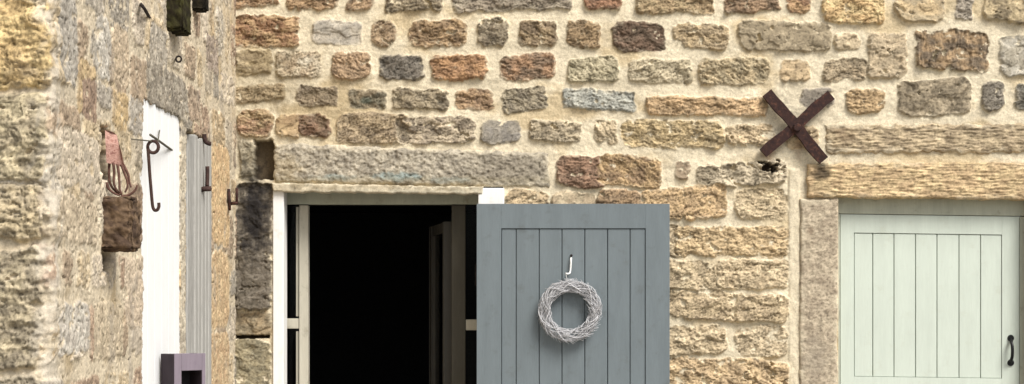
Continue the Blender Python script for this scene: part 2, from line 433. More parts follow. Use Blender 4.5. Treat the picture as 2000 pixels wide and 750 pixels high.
# random pieces behind the leaf of the grey door are never seen: the traced ones stop at its edge
U, V, H, Cc = field(us, vs, stones, 3, smear=0.1)
def rect_recess(U, V, H, x0, y0, x1, y1, depth, edge=0.004, ragged=0.004, colour=None, Cc=None, seed=5):
    a = P(x0, y1); b = P(x1, y0)
    d = np.maximum(np.maximum(a.x - U, U - b.x), np.maximum(a.z - V, V - b.z)) + ragged * fbm(U * 30, V * 30, 3, seed)
    m = ss(edge, -edge, d)
    H[:] = H * (1 - m) + depth * m
    if colour is not None:
        Cc[:] = Cc * (1 - m[..., None]) + np.array(colour) * m[..., None]
rect_recess(U, V, H, 497, 273, 534, 350, -0.075, 0.004, 0.010, lin((120, 106, 86), 0.8), Cc)        # putlog hole beside the lintel
rect_recess(U, V, H, 452, 655, 526, 661, -0.05, 0.002, 0.004, lin((90, 76, 58), 0.6), Cc)        # open joint in the jamb
rect_recess(U, V, H, 1488, 320, 1519, 333, -0.055, 0.004, 0.03, lin((110, 92, 76), 0.6), Cc)      # broken bed under the tie plate
for r_ in ((540, 303, 1066, 350), (1630, 256, 2100, 288), (1590, 332, 2100, 380), (1570, 396, 1626, 900), (930, 300, 1000, 352)):
    rect_recess(U, V, H, *r_, -0.03)
# mortar swept in bands that photo shows broad and pale
for (x0, y0, x1, y1) in ((1541, 330, 1562, 780),):
    a = P(x0, y1); b = P(x1, y0)
    m = ss(0.006, -0.006, np.maximum(np.maximum(a.x - U, U - b.x), np.maximum(a.z - V, V - b.z)) + 0.006 * fbm(U * 25, V * 12, 3, 8))
    H[:] = H * (1 - m) + (0.006 + 0.003 * fbm(U * 30, V * 20, 3, 9)) * m
    Cc[:] = Cc * (1 - m[..., None]) + MORTAR * 1.0 * m[..., None]
# soot and lichen stains of the stone; last two dull the upper left
def tone_patch(cx, cy, rx, ry, col, amt, seed):
    p = P(cx, cy); q = np.hypot((U - p.x) / (rx / 420), (V - p.z) / (ry / 420)) + 0.5 * fbm(U * 22, V * 22, 4, seed)
    m = (amt * ss(1.0, 0.2, q))[..., None]
    Cc[:] = Cc * (1 - m) + np.array(col) * m
tone_patch(1502, 296, 18, 22, lin((196, 150, 112), 0.7), 0.5, 21)
tone_patch(1622, 345, 14, 26, lin((140, 96, 70), 0.7), 0.5, 27); tone_patch(1560, 285, 14, 40, lin((176, 136, 102), 0.7), 0.35, 28)
tone_patch(497, 415, 46, 130, lin((38, 36, 38), 0.7), 0.92, 22)
tone_patch(598, 118, 26, 12, lin((228, 218, 196), 0.75), 0.8, 23)
tone_patch(715, 196, 16, 10, lin((70, 104, 104), 0.7), 0.7, 24)
tone_patch(520, 160, 90, 120, lin((150, 132, 98), 0.6), 0.4, 25)
tone_patch(660, 200, 200, 60, lin((176, 156, 118), 0.6), 0.25, 26)
cu = (us[:-1] + us[1:]) / 2; cv = (vs[:-1] + vs[1:]) / 2
CU, CV = np.meshgrid(cu, cv)
def inrect(x0, y0, x1, y1):
    a = P(x0, y1); b = P(x1, y0)
    return (CU > a.x) & (CU < b.x) & (CV > a.z) & (CV < b.z)
hole = inrect(536, 364, 982, 1900) | inrect(1638, 385, 2008, 1900)
grid_mesh('masonry', U, -H, V, Cc, M_STONE, wall, hole)

# dressed stones of the openings: separate parts of the wall
def dressed(name, parent, TL, TR, BR, BL, proud, c1, c2, style, seed, label=None, step=0.0042, deep=0.16, amp=1.0, round_=0.012, patches=(), rag=0.004, rim=0.7):
    p = [P(*q) for q in (TL, TR, BR, BL)]
    wu = max((p[1] - p[0]).length, (p[2] - p[3]).length); wv = max((p[0] - p[3]).length, (p[1] - p[2]).length)
    fine = step
    nu = max(int(wu / fine), 8); nv = max(int(wv / fine), 8)
    nu = min(nu, 900); nv = min(nv, 420)
    s = np.linspace(0, 1, nu); t = np.linspace(0, 1, nv)
    S, T = np.meshgrid(s, t)
    X = (p[3].x * (1 - S) + p[2].x * S) * (1 - T) + (p[0].x * (1 - S) + p[1].x * S) * T
    Z = (p[3].z * (1 - S) + p[2].z * S) * (1 - T) + (p[0].z * (1 - S) + p[1].z * S) * T
    ed = np.minimum(np.minimum(S, 1 - S) * wu, np.minimum(T, 1 - T) * wv)
    tex = stone_tex(X, Z, style, seed)
    R = np.clip(ed / round_, 0, 1)
    h = proud - round_ * 0.6 * (1 - np.sqrt(1 - (1 - R) ** 2)) + AMP[style] * amp * tex * (0.35 + 0.65 * R) + 0.004 * fbm(X * 3, Z * 5, 2, seed + 8)
    col = stone_colour(X, Z, tex, lin(c1, KA), lin(c2, KA), seed)
    for (cx, cy, rx, ry, pc, amt, sd) in patches:
        q0 = P(cx, cy); q = np.hypot((X - q0.x) / (rx / 420), (Z - q0.z) / (ry / 420)) + 0.55 * fbm(X * 26, Z * 30, 4, sd)
        m = (amt * ss(1.0, 0.25, q))[..., None]
        col = col * (1 - m) + np.array(lin(pc, KA)) * m
    rimm = (ss(0.035, 0.0, ed + 0.012 * fbm(X * 30, Z * 30, 3, seed + 19)) * ss(-0.2, 0.25, fbm(X * 9, Z * 16, 3, seed + 20)) * rim)[..., None]
    col = col * (1 - rimm) + MORTAR * 0.95 * rimm
    # ragged outline
    k = ss(0.03, 0.0, ed)
    X = X + rag * pn(X * 22, Z * 22, seed + 11) * k + rag * 0.5 * pn(X * 60, Z * 60, seed + 12) * k
    Z = Z + rag * pn(X * 20, Z * 24, seed + 13) * k + rag * 0.5 * pn(X * 62, Z * 58, seed + 14) * k
    Y = -h
    pad = lambda A: np.pad(A, 1, mode='edge')
    X2, Z2, Y2 = pad(X), pad(Z), pad(Y)
    c2_ = np.pad(col, ((1, 1), (1, 1), (0, 0)), mode='edge')
    Y2[0, :] = Y2[-1, :] = deep; Y2[:, 0] = Y2[:, -1] = deep
    o = grid_mesh(name, X2, Y2, Z2, c2_, M_STONE, parent)
    if label: o['label'] = label
    return o
dressed('lintel', wall, (536, 281), (1072, 298), (1074, 366), (536, 356), 0.016, (180, 172, 154), (142, 136, 124), 'p', 101, 'long grey pitted stone lintel over the dark doorway', amp=1.9, round_=0.022, rag=0.008,
        patches=[(780, 345, 70, 12, (150, 176, 178), 0.65, 1), (655, 347, 60, 8, (158, 178, 176), 0.5, 2), (880, 352, 60, 8, (150, 172, 176), 0.5, 3), (560, 330, 40, 40, (196, 178, 142), 0.5, 4), (1000, 330, 120, 40, (150, 140, 124), 0.6, 5),
                 (800, 352, 700, 10, (150, 138, 108), 0.4, 6)])
dressed('lintel_ledge', wall, (534, 358), (944, 366), (942, 380), (534, 375), 0.034, (196, 186, 160), (158, 146, 118), 's', 102, 'thin cream ledge with flaking edge under the lintel', deep=0.05, round_=0.006, rag=0.005,
        patches=[(740, 376, 600, 6, (222, 214, 190), 0.8, 7)])
dressed('lintel', wall, (1612, 243), (2100, 240), (2100, 299), (1616, 299), 0.013, (188, 166, 128), (152, 132, 102), 't', 103, 'upper tooled brown stone course over the pale green door', amp=1.7, round_=0.02, rag=0.012,
        patches=[(1650, 262, 30, 25, (120, 96, 70), 0.5, 8)])
dressed('lintel', wall, (1576, 320), (2100, 317), (2100, 392), (1576, 385), 0.024, (212, 182, 128), (184, 152, 106), 't', 104, 'lower tooled ochre lintel resting above the pale green door', amp=1.4, round_=0.012, rag=0.006, rim=0.35,
        patches=[(1604, 338, 26, 26, (78, 68, 56), 0.85, 9), (1600, 372, 40, 20, (168, 150, 118), 0.5, 10)])
dressed('jamb_stone', wall, (1563, 389), (1636, 389), (1633, 900), (1559, 900), 0.018, (190, 174, 148), (164, 148, 126), 'p', 105, 'tall smooth pinkish jamb stone left of the pale green door', amp=0.8,
        patches=[(1582, 450, 8, 14, (150, 130, 108), 0.6, 11), (1590, 700, 40, 60, (176, 164, 146), 0.5, 12)])
dressed('jamb_stone', wall, (2010, 396), (2090, 396), (2090, 900), (2010, 900), 0.018, (202, 182, 156), (182, 160, 138), 'p', 106, amp=0.55)

# ------------------------------------------------------------------ the wing: end face towards the camera, side face, one rounded corner
wing = thing('stone_wall', 'rough lime smeared stone wall running towards the viewer, white door in it', 'wall')
XE0 = -2.6; YE = -(D - NEAR); RC = 0.03
ue = XL - RC - XE0                         # end of the straight end face
ua = ue + RC * PI / 2
ut = ua + (-YE - RC) + 0.05
def u_end(px): return (px - 1000) * NEAR / F - XE0
def u_side(px): return ua + ((side_dist(px) - D) - (YE + RC))
def uv_box(x0, y0, x1, y1, end=False):
    if end:
        k = NEAR / F
        return u_end(x0), u_end(x1), EYE + (600 - y1) * k, EYE + (600 - y0) * k
    dm = (side_dist(x0) + side_dist(x1)) / 2; k = dm / F
    return u_side(x0), u_side(x1), EYE + (600 - y1) * k, EYE + (600 - y0) * k
zw0, zw1 = PS(102, 765).z, PS(462, -15).z
us = axis((0, u_end(-15), 0.02), (u_end(-15), ua, 0.0032), (ua, ua + 1.6, 0.0048), (ua + 1.6, ut, 0.006))
vs = axis((-0.05, PS(455, 765).z, 0.02), (PS(455, 765).z, zw1, 0.0042), (zw1, TOP, 0.02))
WPAL = [((196,184,160),(168,156,136)), ((206,182,140),(176,152,114)), ((176,168,156),(148,142,132)), ((164,138,110),(132,110,88)), ((206,192,172),(178,164,146)), ((188,158,112),(152,128,92)), ((150,146,138),(122,118,112)), ((160,128,104),(128,100,82))]
def ws(x0, y0, x1, y1, c1, c2, st, lf=5, end=False, smear=None, r=None, amp=1.0):
    a = uv_box(x0, y0, x1, y1, end)
    if not end: c1, c2 = [tuple(a_ * 0.92 + b_ * 0.08 for a_, b_ in zip(c, (224, 210, 186))) for c in (c1, c2)]
    return dict(u=(a[0] + a[1]) / 2, v=(a[2] + a[3]) / 2, a=(a[1] - a[0]) / 2, b=(a[3] - a[2]) / 2, c1=lin(c1, KA * (1.14 if end else 1.0)), c2=lin(c2, KA * (1.14 if end else 1.0)), style=st, lift=lf * 0.001, relief=0.007 if not end else 0.011,
                seed=int(rng.integers(1, 9999)), rot=rng.uniform(-0.03, 0.03), r=r or rng.uniform(0.3, 0.6), smear=rng.uniform(0.16, 0.34) if smear is None else smear, amp=amp)
WPAL = [tuple(tuple(int(a * 0.82 + b * 0.18) for a, b in zip(c, (224, 210, 186))) for c in p) for p in WPAL]
W = random_courses(ua + 0.02, ut, 0.0, TOP, rng, hmin=0.12, hmax=0.26, wmin=0.16, wmax=0.5, gap=0.05, smear=(0.14, 0.5), pal=WPAL)
W += random_courses(0, u_end(-95) - 0.42, 0.0, TOP, rng, hmin=0.15, hmax=0.28, wmin=0.25, wmax=0.45) + random_courses(u_end(-90), ue, 0.0, EYE - 365 * NEAR / F, rng, hmin=0.15, hmax=0.28, wmin=0.15, wmax=0.3)
W += [ws(-90,-70,96,172,(204,174,108),(182,150,88),'r',4,True,0.0,0.2,1.3), ws(-90,180,92,350,(178,164,128),(140,128,102),'r',4,True,0.10,0.2,1.3), ws(-60,357,84,470,(178,160,122),(146,132,104),'r',4,True,0.05,0.25,1.5),
      ws(-90,482,82,722,(168,154,122),(130,120,100),'r',5,True,0.12,0.2,1.35), ws(-90,733,82,960,(150,140,118),(110,104,90),'r',6,True,0.03,0.25,1.4)]
W += [ws(116,-10,150,165,(176,172,164),(146,142,136),'p'), ws(150,118,186,232,(206,174,118),(176,146,100),'p'), ws(158,152,188,240,(150,118,98),(118,90,76),'d',3), ws(186,30,215,160,(204,200,190),(172,168,160),'p'),
      ws(193,165,216,212,(172,166,154),(140,134,126),'p'), ws(217,50,250,165,(200,176,144),(174,154,128),'r'), ws(218,176,248,254,(206,172,112),(178,146,94),'s'), ws(249,190,276,264,(184,178,168),(152,146,138),'p'),
      ws(283,132,362,222,(150,144,132),(112,106,98),'r',6,False,0.14), ws(290,50,325,128,(178,170,156),(150,144,134),'p'), ws(401,70,425,142,(160,144,134),(136,120,110),'s'), ws(366,170,390,240,(164,140,118),(136,114,96),'r'),
      ws(112,255,192,372,(210,194,172),(186,172,150),'s',4,False,0.22), ws(95,382,188,474,(200,182,152),(172,154,128),'s',4,False,0.22), ws(112,590,174,692,(206,202,192),(180,174,166),'p',6), ws(180,590,238,700,(204,186,154),(178,160,132),'s'),
      ws(412,282,448,480,(222,186,128),(200,158,104),'s',4,False,0.06), ws(412,488,446,640,(218,184,130),(192,154,106),'s',4,False,0.06), ws(410,648,446,790,(212,180,130),(190,150,104),'s',4,False,0.06),
      ws(240,500,284,640,(206,186,160),(180,160,138),'s'), ws(352,262,362,800,(214,204,182),(184,172,150),'s',3,False,0.0)]
WM = np.array(lin((230, 215, 188), KA * 1.02))
U, V, H, Cc = field(us, vs, W, 43, smear=0.15, wave=0.012, mortar=WM, ampk=0.7)
H = np.where(U > ua - 0.03, 0.34 * H, H) + 0.003 * fbm(U * 9, V * 8, 3, 77) + 0.0022 * fbm(U * 60, V * 55, 3, 78, 0.7)
# a mottled, crumbling skin over the lime
mot = fbm(U * 13, V * 15, 5, 71, 0.65); mot2 = fbm(U * 48, V * 40, 3, 72, 0.6)
Cc *= (1.0 + 0.22 * mot + 0.30 * mot2)[..., None]
pits = ss(0.30, 0.5, fbm(U * 34, V * 46, 3, 79, 0.7)) * (U > ua)
Cc *= (1 - 0.4 * pits)[..., None]; H = H - 0.006 * pits
g = ss(0.15, 0.6, fbm(U * 6, V * 5, 4, 73))[..., None]
Cc = Cc * (1 - 0.5 * g) + np.array(lin((182, 172, 158), KA)) * 0.5 * g
ed = np.abs(U - ua - 0.01)
wm = (ss(0.09, 0.02, ed + 0.05 * fbm(U * 14, V * 10, 3, 74)) * ss(-0.25, 0.2, fbm(U * 15, V * 13, 3, 75)) * 0.75)[..., None]
Cc = Cc * (1 - wm) + np.array(lin((226, 216, 198), KA)) * wm
def wing_recess(x0, y0, x1, zt, depth, edge=0.006, ragged=0.012, colour=None, zb=0.0, seed=5):
    global H, Cc
    a, b = u_side(x0), u_side(x1)
    d = np.maximum(np.maximum(a - U, U - b), np.maximum(zb - V, V - zt)) + ragged * fbm(U * 24, V * 20, 4, seed)
    m = ss(edge, -edge, d); H = H * (1 - m) + depth * m
    if colour is not None: Cc = Cc * (1 - m[..., None]) + np.array(colour) * m[..., None]
ZWD = PS(318, 216).z
wing_recess(277, 0, 350.5, ZWD, -0.07, 0.006, 0.016, lin((200, 190, 172), 0.6))
wing_recess(363, 0, 409, PS(390, 268).z, -0.07, 0.006, 0.014, lin((92, 68, 50), 0.6), 0.0, 6)
wing_recess(196, 0, 212, PS(204, 252).z, -0.10, 0.01, 0.02, lin((120, 104, 84), 0.6), PS(204, 350).z, 7)  # the fork's shadow, put into a dark coloured recess
wing_recess(199, 0, 213, PS(204, 488).z, -0.03, 0.01, 0.02, lin((120, 104, 84), 0.6), PS(204, 530).z, 7)  # recess below the corbel, with the shadow there put into its colour
X = np.empty_like(U); Y = np.empty_like(U); nx = np.zeros_like(U); ny = np.zeros_like(U)
e = U <= ue; X[e] = XE0 + U[e]; Y[e] = YE; ny[e] = -1
c_ = (U > ue) & (U <= ua); th = (U[c_] - ue) / RC
X[c_] = XL - RC + RC * np.sin(th); Y[c_] = YE + RC - RC * np.cos(th); nx[c_] = np.sin(th); ny[c_] = -np.cos(th)
s_ = U > ua; X[s_] = XL; Y[s_] = YE + RC + (U[s_] - ua); nx[s_] = 1
# the arris is chipped and wanders
near = ss(0.25, 0.0, np.abs(U - (ue + ua) / 2))
X += near * 0.022 * fbm(V * 6, V * 0 + 3.3, 4, 81, 0.6); Y += near * 0.03 * fbm(V * 7, V * 0 + 9.1, 4, 82, 0.6)
grid_mesh('masonry', X + nx * H, Y + ny * H, V, Cc, M_STONE, wing)

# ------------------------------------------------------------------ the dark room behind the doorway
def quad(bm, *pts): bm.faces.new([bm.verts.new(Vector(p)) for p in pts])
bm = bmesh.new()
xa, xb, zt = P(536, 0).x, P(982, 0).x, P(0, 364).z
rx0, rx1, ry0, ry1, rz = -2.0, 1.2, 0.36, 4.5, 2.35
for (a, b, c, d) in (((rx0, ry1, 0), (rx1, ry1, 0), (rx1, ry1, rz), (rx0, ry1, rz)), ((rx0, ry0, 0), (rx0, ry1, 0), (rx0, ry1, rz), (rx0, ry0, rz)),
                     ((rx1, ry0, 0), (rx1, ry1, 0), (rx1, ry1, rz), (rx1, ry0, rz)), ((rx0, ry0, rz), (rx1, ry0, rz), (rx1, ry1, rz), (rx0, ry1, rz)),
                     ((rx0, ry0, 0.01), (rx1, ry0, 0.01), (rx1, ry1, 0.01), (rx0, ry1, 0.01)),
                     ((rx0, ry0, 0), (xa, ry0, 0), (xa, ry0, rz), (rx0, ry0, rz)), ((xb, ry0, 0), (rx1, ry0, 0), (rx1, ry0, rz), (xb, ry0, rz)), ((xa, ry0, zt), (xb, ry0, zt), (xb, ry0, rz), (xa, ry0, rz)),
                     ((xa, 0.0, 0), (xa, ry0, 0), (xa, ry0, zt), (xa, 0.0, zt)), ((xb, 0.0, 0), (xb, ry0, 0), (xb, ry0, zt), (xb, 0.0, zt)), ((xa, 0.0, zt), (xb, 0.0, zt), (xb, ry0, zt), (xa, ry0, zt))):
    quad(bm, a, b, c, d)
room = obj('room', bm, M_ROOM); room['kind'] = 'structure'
bm = bmesh.new()
for k in range(4): box(bm, (rx0, 1.0 + k * 0.8, rz - 0.14), (rx1, 1.12 + k * 0.8, rz - 0.004))
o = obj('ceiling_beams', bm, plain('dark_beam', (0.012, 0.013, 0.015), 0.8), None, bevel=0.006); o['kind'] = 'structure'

# ------------------------------------------------------------------ doorway: white posts, glazed porch screen, inner door
GZ = 0.02
def zpx(z, d=0.0): return 600 - (z - EYE) * F / (D - d)
yb = zpx(GZ)
fr = thing('door_frame', 'white painted doorway posts with cream side panes around the dark opening', 'door frame', (P(742, 0).x, 0.05, 0))
bm = bmesh.new(); pxbox(bm, 533, 372, 554, yb, 0.012, -0.13); obj('post', bm, M_WHITE, fr, bevel=0.004)
bm = bmesh.new(); pxbox(bm, 934, 367, 985, yb, 0.030, -0.13); obj('post', bm, M_WHITE, fr, bevel=0.005)
sb = -0.15                                     # the screen stands 10 cm inside the wall face
def sx(bm, x0, y0, x1, y1, f=sb, b=-0.215): pxbox(bm, x0, y0, x1, y1, f, b)
bm = bmesh.new(); sx(bm, 548, 372, 945, 399); obj('head_rail', bm, M_GREENF, fr, bevel=0.003)
bm = bmesh.new(); sx(bm, 584, 400.5, 602, yb); obj('mullion', bm, M_CREAM, fr, bevel=0.004)
M_CREAMSHADE = paint('cream_shade_paint', lin((136, 130, 114), 0.30), 0.7, 0.12)  # darkened frame paint: the right mullion's shade is put into the colour
bm = bmesh.new(); sx(bm, 882, 400.5, 909, yb); obj('mullion', bm, M_CREAMSHADE, fr, bevel=0.004)
bm = bmesh.new(); sx(bm, 550, 622, 583.6, 642, sb - 0.004, -0.205); obj('cross_rail', bm, M_CREAM, fr, bevel=0.004)
bm = bmesh.new(); sx(bm, 909.4, 624, 946, 645, sb - 0.004, -0.205); obj('cross_rail', bm, M_CREAM, fr, bevel=0.004)
for (x0, x1, cy) in ((550, 583.6, 622), (909.4, 946, 624)):
    bm = bmesh.new(); sx(bm, x0, 399.6, x1, cy, -0.178, -0.182); obj('pane', bm, M_GLASS, fr)
    bm = bmesh.new(); sx(bm, x0, cy + 20.6, x1, yb, -0.178, -0.182); obj('pane', bm, M_GLASS, fr)
for (x0, y0, x1, y1) in ((578, 404, 583.5, 618), (578, 647, 583.5, yb)):
    bm = bmesh.new(); sx(bm, x0, y0, x1, y1, -0.162, -0.176); obj('glazing_bead', bm, M_CREAM, fr, bevel=0.003)

hp = P(881, 0, -0.225); yaw = math.radians(81)
inn = thing('inner_door', 'half glazed cream inner door standing ajar inside the dark doorway', 'door', (hp.x - 0.012, 0.242, 0))
wd, zt_, zb_ = 0.62, P(0, 434, -0.24).z, 0.03
du = Vector((-math.cos(yaw), math.sin(yaw), 0)); dn = Vector((-math.sin(yaw), -math.cos(yaw), 0))
def dbox(bm, a0, a1, z0, z1, t0=-0.02, t1=0.02):
    vs_ = box(bm, (a0, t0, z0), (a1, t1, z1))
    o_ = Vector((inn.location.x, inn.location.y, 0))
    for v in vs_: v.co = o_ + du * v.co.x + dn * v.co.y + Vector((0, 0, v.co.z))
M_INNER = paint('inner_door_paint', lin((136, 132, 122), 0.36), 0.6, 0.08)  # cream darkened: the dim light inside the doorway is put into the colour
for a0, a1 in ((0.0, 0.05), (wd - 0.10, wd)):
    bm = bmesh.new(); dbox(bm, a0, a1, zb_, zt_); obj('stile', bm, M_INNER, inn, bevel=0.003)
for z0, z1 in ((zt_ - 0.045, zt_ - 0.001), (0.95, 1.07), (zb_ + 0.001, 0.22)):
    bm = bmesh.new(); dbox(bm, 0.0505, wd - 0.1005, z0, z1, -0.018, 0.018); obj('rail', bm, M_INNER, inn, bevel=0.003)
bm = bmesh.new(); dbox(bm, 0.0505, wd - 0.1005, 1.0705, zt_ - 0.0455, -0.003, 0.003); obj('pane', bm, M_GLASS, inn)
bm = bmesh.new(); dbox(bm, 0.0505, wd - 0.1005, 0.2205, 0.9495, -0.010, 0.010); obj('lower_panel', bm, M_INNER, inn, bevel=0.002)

# ------------------------------------------------------------------ boarded door leaves
def leaf(parent, mat, x0, y0, x1, yb_, panel, grooves, d, thick, mid=None, rise=0.0, reveal=0.006):
    """stiles, rails and a tongue and groove panel; d = how far the front face is proud of the wall"""
    px0, py0, px1, py1 = panel
    def slope(vs_):
        for v in vs_: v.co.z -= rise * (v.co.x - P(x0, 0, d).x)
    for a, b in ((x0, px0), (px1, x1)):
        bm = bmesh.new(); slope(pxbox(bm, a, y0, b, yb_, d, d - thick)); obj('stile', bm, mat, parent, bevel=0.0012)
    rails = [(y0, py0)]
    if mid: rails += [(py1, mid)]
    rails += [(yb_ - 70, yb_)]
    for a, b in rails:
        bm = bmesh.new(); slope(pxbox(bm, px0 + 0.04, a, px1 - 0.04, b, d - 0.0004, d - thick)); obj('rail', bm, mat, parent, bevel=0.0008)
    spans = [(py0, py1 if mid else yb_ - 70)] + ([(mid, yb_ - 70)] if mid else [])
    gx = [px0] + list(grooves) + [px1]
    for (a, b) in spans:
        bm = bmesh.new()
        for i in range(len(gx) - 1):
            l = gx[i] + (1.0 if i == 0 else 0.75); r = gx[i + 1] - (1.0 if i == len(gx) - 2 else 0.75)
            slope(pxbox(bm, l, a + 1.2, r, b - 0.6, d - reveal, d - thick + 0.004))
        # the tongues that close the gaps between the boards
        slope(pxbox(bm, px0 + 0.3, a + 0.3, px1 - 0.3, b - 0.3, d - reveal - 0.010, d - thick + 0.008))
        obj('board_panel', bm, mat, parent, bevel=0.0028)

gd = thing('plank_door', 'slate grey boarded door swung fully open against the wall, wreath on it', 'door', (P(932, 0, 0.09).x, -0.09, 0))
leaf(gd, M_GREY, 931, 398, 1308, zpx(0.05, 0.09), (979, 446, 1261, 0), (1008, 1053, 1097.5, 1142, 1186.5, 1230.5), 0.095, 0.042, reveal=0.005)
for zz in (1.75, 0.45):
    bm = bmesh.new(); a = P(932, 0, 0.06)
    tube(bm, [(a.x - 0.004, -0.044, zz - 0.05), (a.x - 0.004, -0.044, zz + 0.05)], 0.007, 10)
    obj('hinge', bm, M_IRON, gd, smooth=True)
# hook on the door
hk = bmesh.new(); f_ = 0.095
tube(hk, [P(1115.5, 503, f_ + 0.006), P(1115, 515, f_ + 0.006), P(1114, 528, f_ + 0.007), P(1113, 533.5, f_ + 0.010), P(1109, 535, f_ + 0.016), P(1104.5, 534, f_ + 0.02)], 0.0042, 8)
hook = obj('hanging_hook', hk, M_CORD, gd, smooth=True)
nb = bmesh.new(); bmesh.ops.create_uvsphere(nb, u_segments=12, v_segments=8, radius=0.006, matrix=Matrix.Translation(P(1116, 499, f_ + 0.001)) @ Matrix.Diagonal((1, 0.6, 1, 1)))
obj('nail_head', nb, M_IRON, gd, smooth=True)

gf = thing('door_frame', 'pale green frame set under the ochre lintel around the closed door', 'door frame', (P(1815, 0).x, 0.02, 0))
bm = bmesh.new(); pxbox(bm, 1630, 380, 2014, 417, -0.052, -0.12)
for v in bm.verts: v.co.z -= 0.0137 * (v.co.x - P(1642, 0).x) if v.co.z < P(0, 400).z else 0
obj('head', bm, M_GREENF, gf, bevel=0.003)
bm = bmesh.new(); pxbox(bm, 1992.5, 423.5, 2013, yb, -0.050, -0.12); obj('post', bm, M_GREENF, gf, bevel=0.003)
bm = bmesh.new(); pxbox(bm, 1626, 418, 1640.5, yb, -0.050, -0.12); obj('post', bm, M_GREENF, gf, bevel=0.003)
gn = thing('plank_door', 'pale green boarded door, closed, with black pull handle', 'door', (P(1642, 0).x, 0.06, 0))
leaf(gn, M_GREEN, 1641.5, 418.5, 1991, zpx(0.05, -0.058), (1668, 454, 1957, 735), (1704.5, 1746, 1788, 1830, 1873, 1915), -0.058, 0.045, mid=790, rise=0.0137, reveal=0.004)
hd = bmesh.new(); f_ = -0.058
tube(hd, smooth_path([P(1974, 663, f_ + 0.004), P(1975.5, 668, f_ + 0.024), P(1977, 676, f_ + 0.034), P(1977.5, 686, f_ + 0.037), P(1977, 696, f_ + 0.034), P(1975.5, 702, f_ + 0.024), P(1974, 708, f_ + 0.004)], 5), 0.0075, 10)
hdl = obj('handle', hd, M_BLACK, gn, smooth=True)
for cy in (660.5, 708.5):
    hd = bmesh.new(); bmesh.ops.create_cone(hd, cap_ends=True, segments=20, radius1=0.0165, radius2=0.013, depth=0.008, matrix=Matrix.Translation(P(1974.5, cy, f_ + 0.0035)) @ Matrix.Rotation(PI / 2, 4, 'X'))
    obj('mounting_plate', hd, M_BLACK, hdl)

# ------------------------------------------------------------------ twig wreath
wc = P(1113, 607, 0.125)
wr = thing('wreath', 'round wreath of whitewashed twisted twigs hanging on the slate grey door', 'wreath', wc)
bm = bmesh.new()
RM, rm = 0.1145, 0.0245
r2 = random.Random(3)
for i in range(150):
    th0 = r2.uniform(0, 2 * PI); ln = r2.uniform(1.0, 3.4); w = r2.uniform(1.2, 4.2) * r2.choice((-1, 1)); ph = r2.uniform(0, 2 * PI)
    rr = rm * math.sqrt(r2.uniform(0.10, 1.1)); n = int(ln * 13); pts = []; rad = []
    k1, k2 = r2.uniform(0, 6), r2.uniform(2, 5); fl = r2.uniform(-0.006, 0.010)
    base = r2.uniform(0.0006, 0.0021)
    for j in range(n + 1):
        s = j / n; th = th0 + ln * s; p_ = ph + w * th
        q = rr * (1 + 0.25 * math.sin(k2 * th + k1)) + (fl * (2 * abs(s - 0.5)) ** 6)
        R = RM + q * math.cos(p_) + 0.004 * math.sin(2 * th + 1)
        pts.append(wc + Vector((R * math.cos(th), -0.85 * q * math.sin(p_), R * math.sin(th) * 1.02)))
        rad.append(base * (1.15 - 0.5 * s))
    tube(bm, pts, rad, 5)
for i in range(200):                                   # loose ends
    th = r2.uniform(0, 2 * PI); R = RM + r2.choice((-1, 1, 1)) * rm * 0.8
    a = wc + Vector((R * math.cos(th), r2.uniform(-0.02, 0.01), R * math.sin(th)))
    t = Vector((-math.sin(th), 0, math.cos(th))); o_ = Vector((math.cos(th), r2.uniform(-0.5, 0.2), math.sin(th))) * (1 if R > RM else -1)
    l = r2.uniform(0.015, 0.04)
    tube(bm, [a - t * l * 0.6, a + t * l * 0.2 + o_ * l * 0.12, a + t * l * 0.7 + o_ * l * 0.45], [0.0011, 0.0009, 0.0005], 4)
obj('twig_ring', bm, M_TWIG, wr, smooth=True)
bm = bmesh.new(); tube(bm, [P(1105, 534, 0.114), P(1108, 548, 0.122), P(1110, 560, 0.125)], 0.0009, 5); obj('hanging_thread', bm, M_CORD, wr)

# ------------------------------------------------------------------ rusty cross shaped tie plate
xc = P(1556, 247, 0.05)
xp = thing('tie_plate', 'rusty iron X shaped wall tie plate beside the tooled lintel', 'wall tie', (xc.x, -0.05, xc.z))
def flat_bar(bm, a, b, w, d0, d1, bend=0.0):
    A, B_ = P(*a, d1), P(*b, d1); t = (B_ - A); L = t.length; t.normalize(); n = Vector((-t.z, 0, t.x))
    n_ = 9; fr_ = []; bk = []
    for i in range(n_ + 1):
        s = i / n_; c = A + t * L * s + n * (0.003 * math.sin(s * 9 + a[0])); dd = bend * (2 * s - 1) ** 2
        wj = w * (1 + 0.07 * math.sin(i * 2.3 + a[0]))
        fr_.append((bm.verts.new(Vector((c.x, -d1 + dd, c.z)) + n * wj / 2), bm.verts.new(Vector((c.x, -d1 + dd, c.z)) - n * wj / 2)))
        bk.append((bm.verts.new(Vector((c.x, -d0 + dd, c.z)) + n * wj / 2), bm.verts.new(Vector((c.x, -d0 + dd, c.z)) - n * wj / 2)))
    for i in range(n_):
        bm.faces.new((fr_[i][0], fr_[i][1], fr_[i + 1][1], fr_[i + 1][0])); bm.faces.new((bk[i][1], bk[i][0], bk[i + 1][0], bk[i + 1][1]))
        bm.faces.new((fr_[i][0], fr_[i + 1][0], bk[i + 1][0], bk[i][0])); bm.faces.new((fr_[i + 1][1], fr_[i][1], bk[i][1], bk[i + 1][1]))
    bm.faces.new((fr_[0][1], fr_[0][0], bk[0][0], bk[0][1])); bm.faces.new((fr_[-1][0], fr_[-1][1], bk[-1][1], bk[-1][0]))
bm = bmesh.new(); flat_bar(bm, (1499, 180), (1610, 313), 0.051, 0.026, 0.050, 0.004); obj('bar', bm, M_RUST, xp, bevel=0.003)
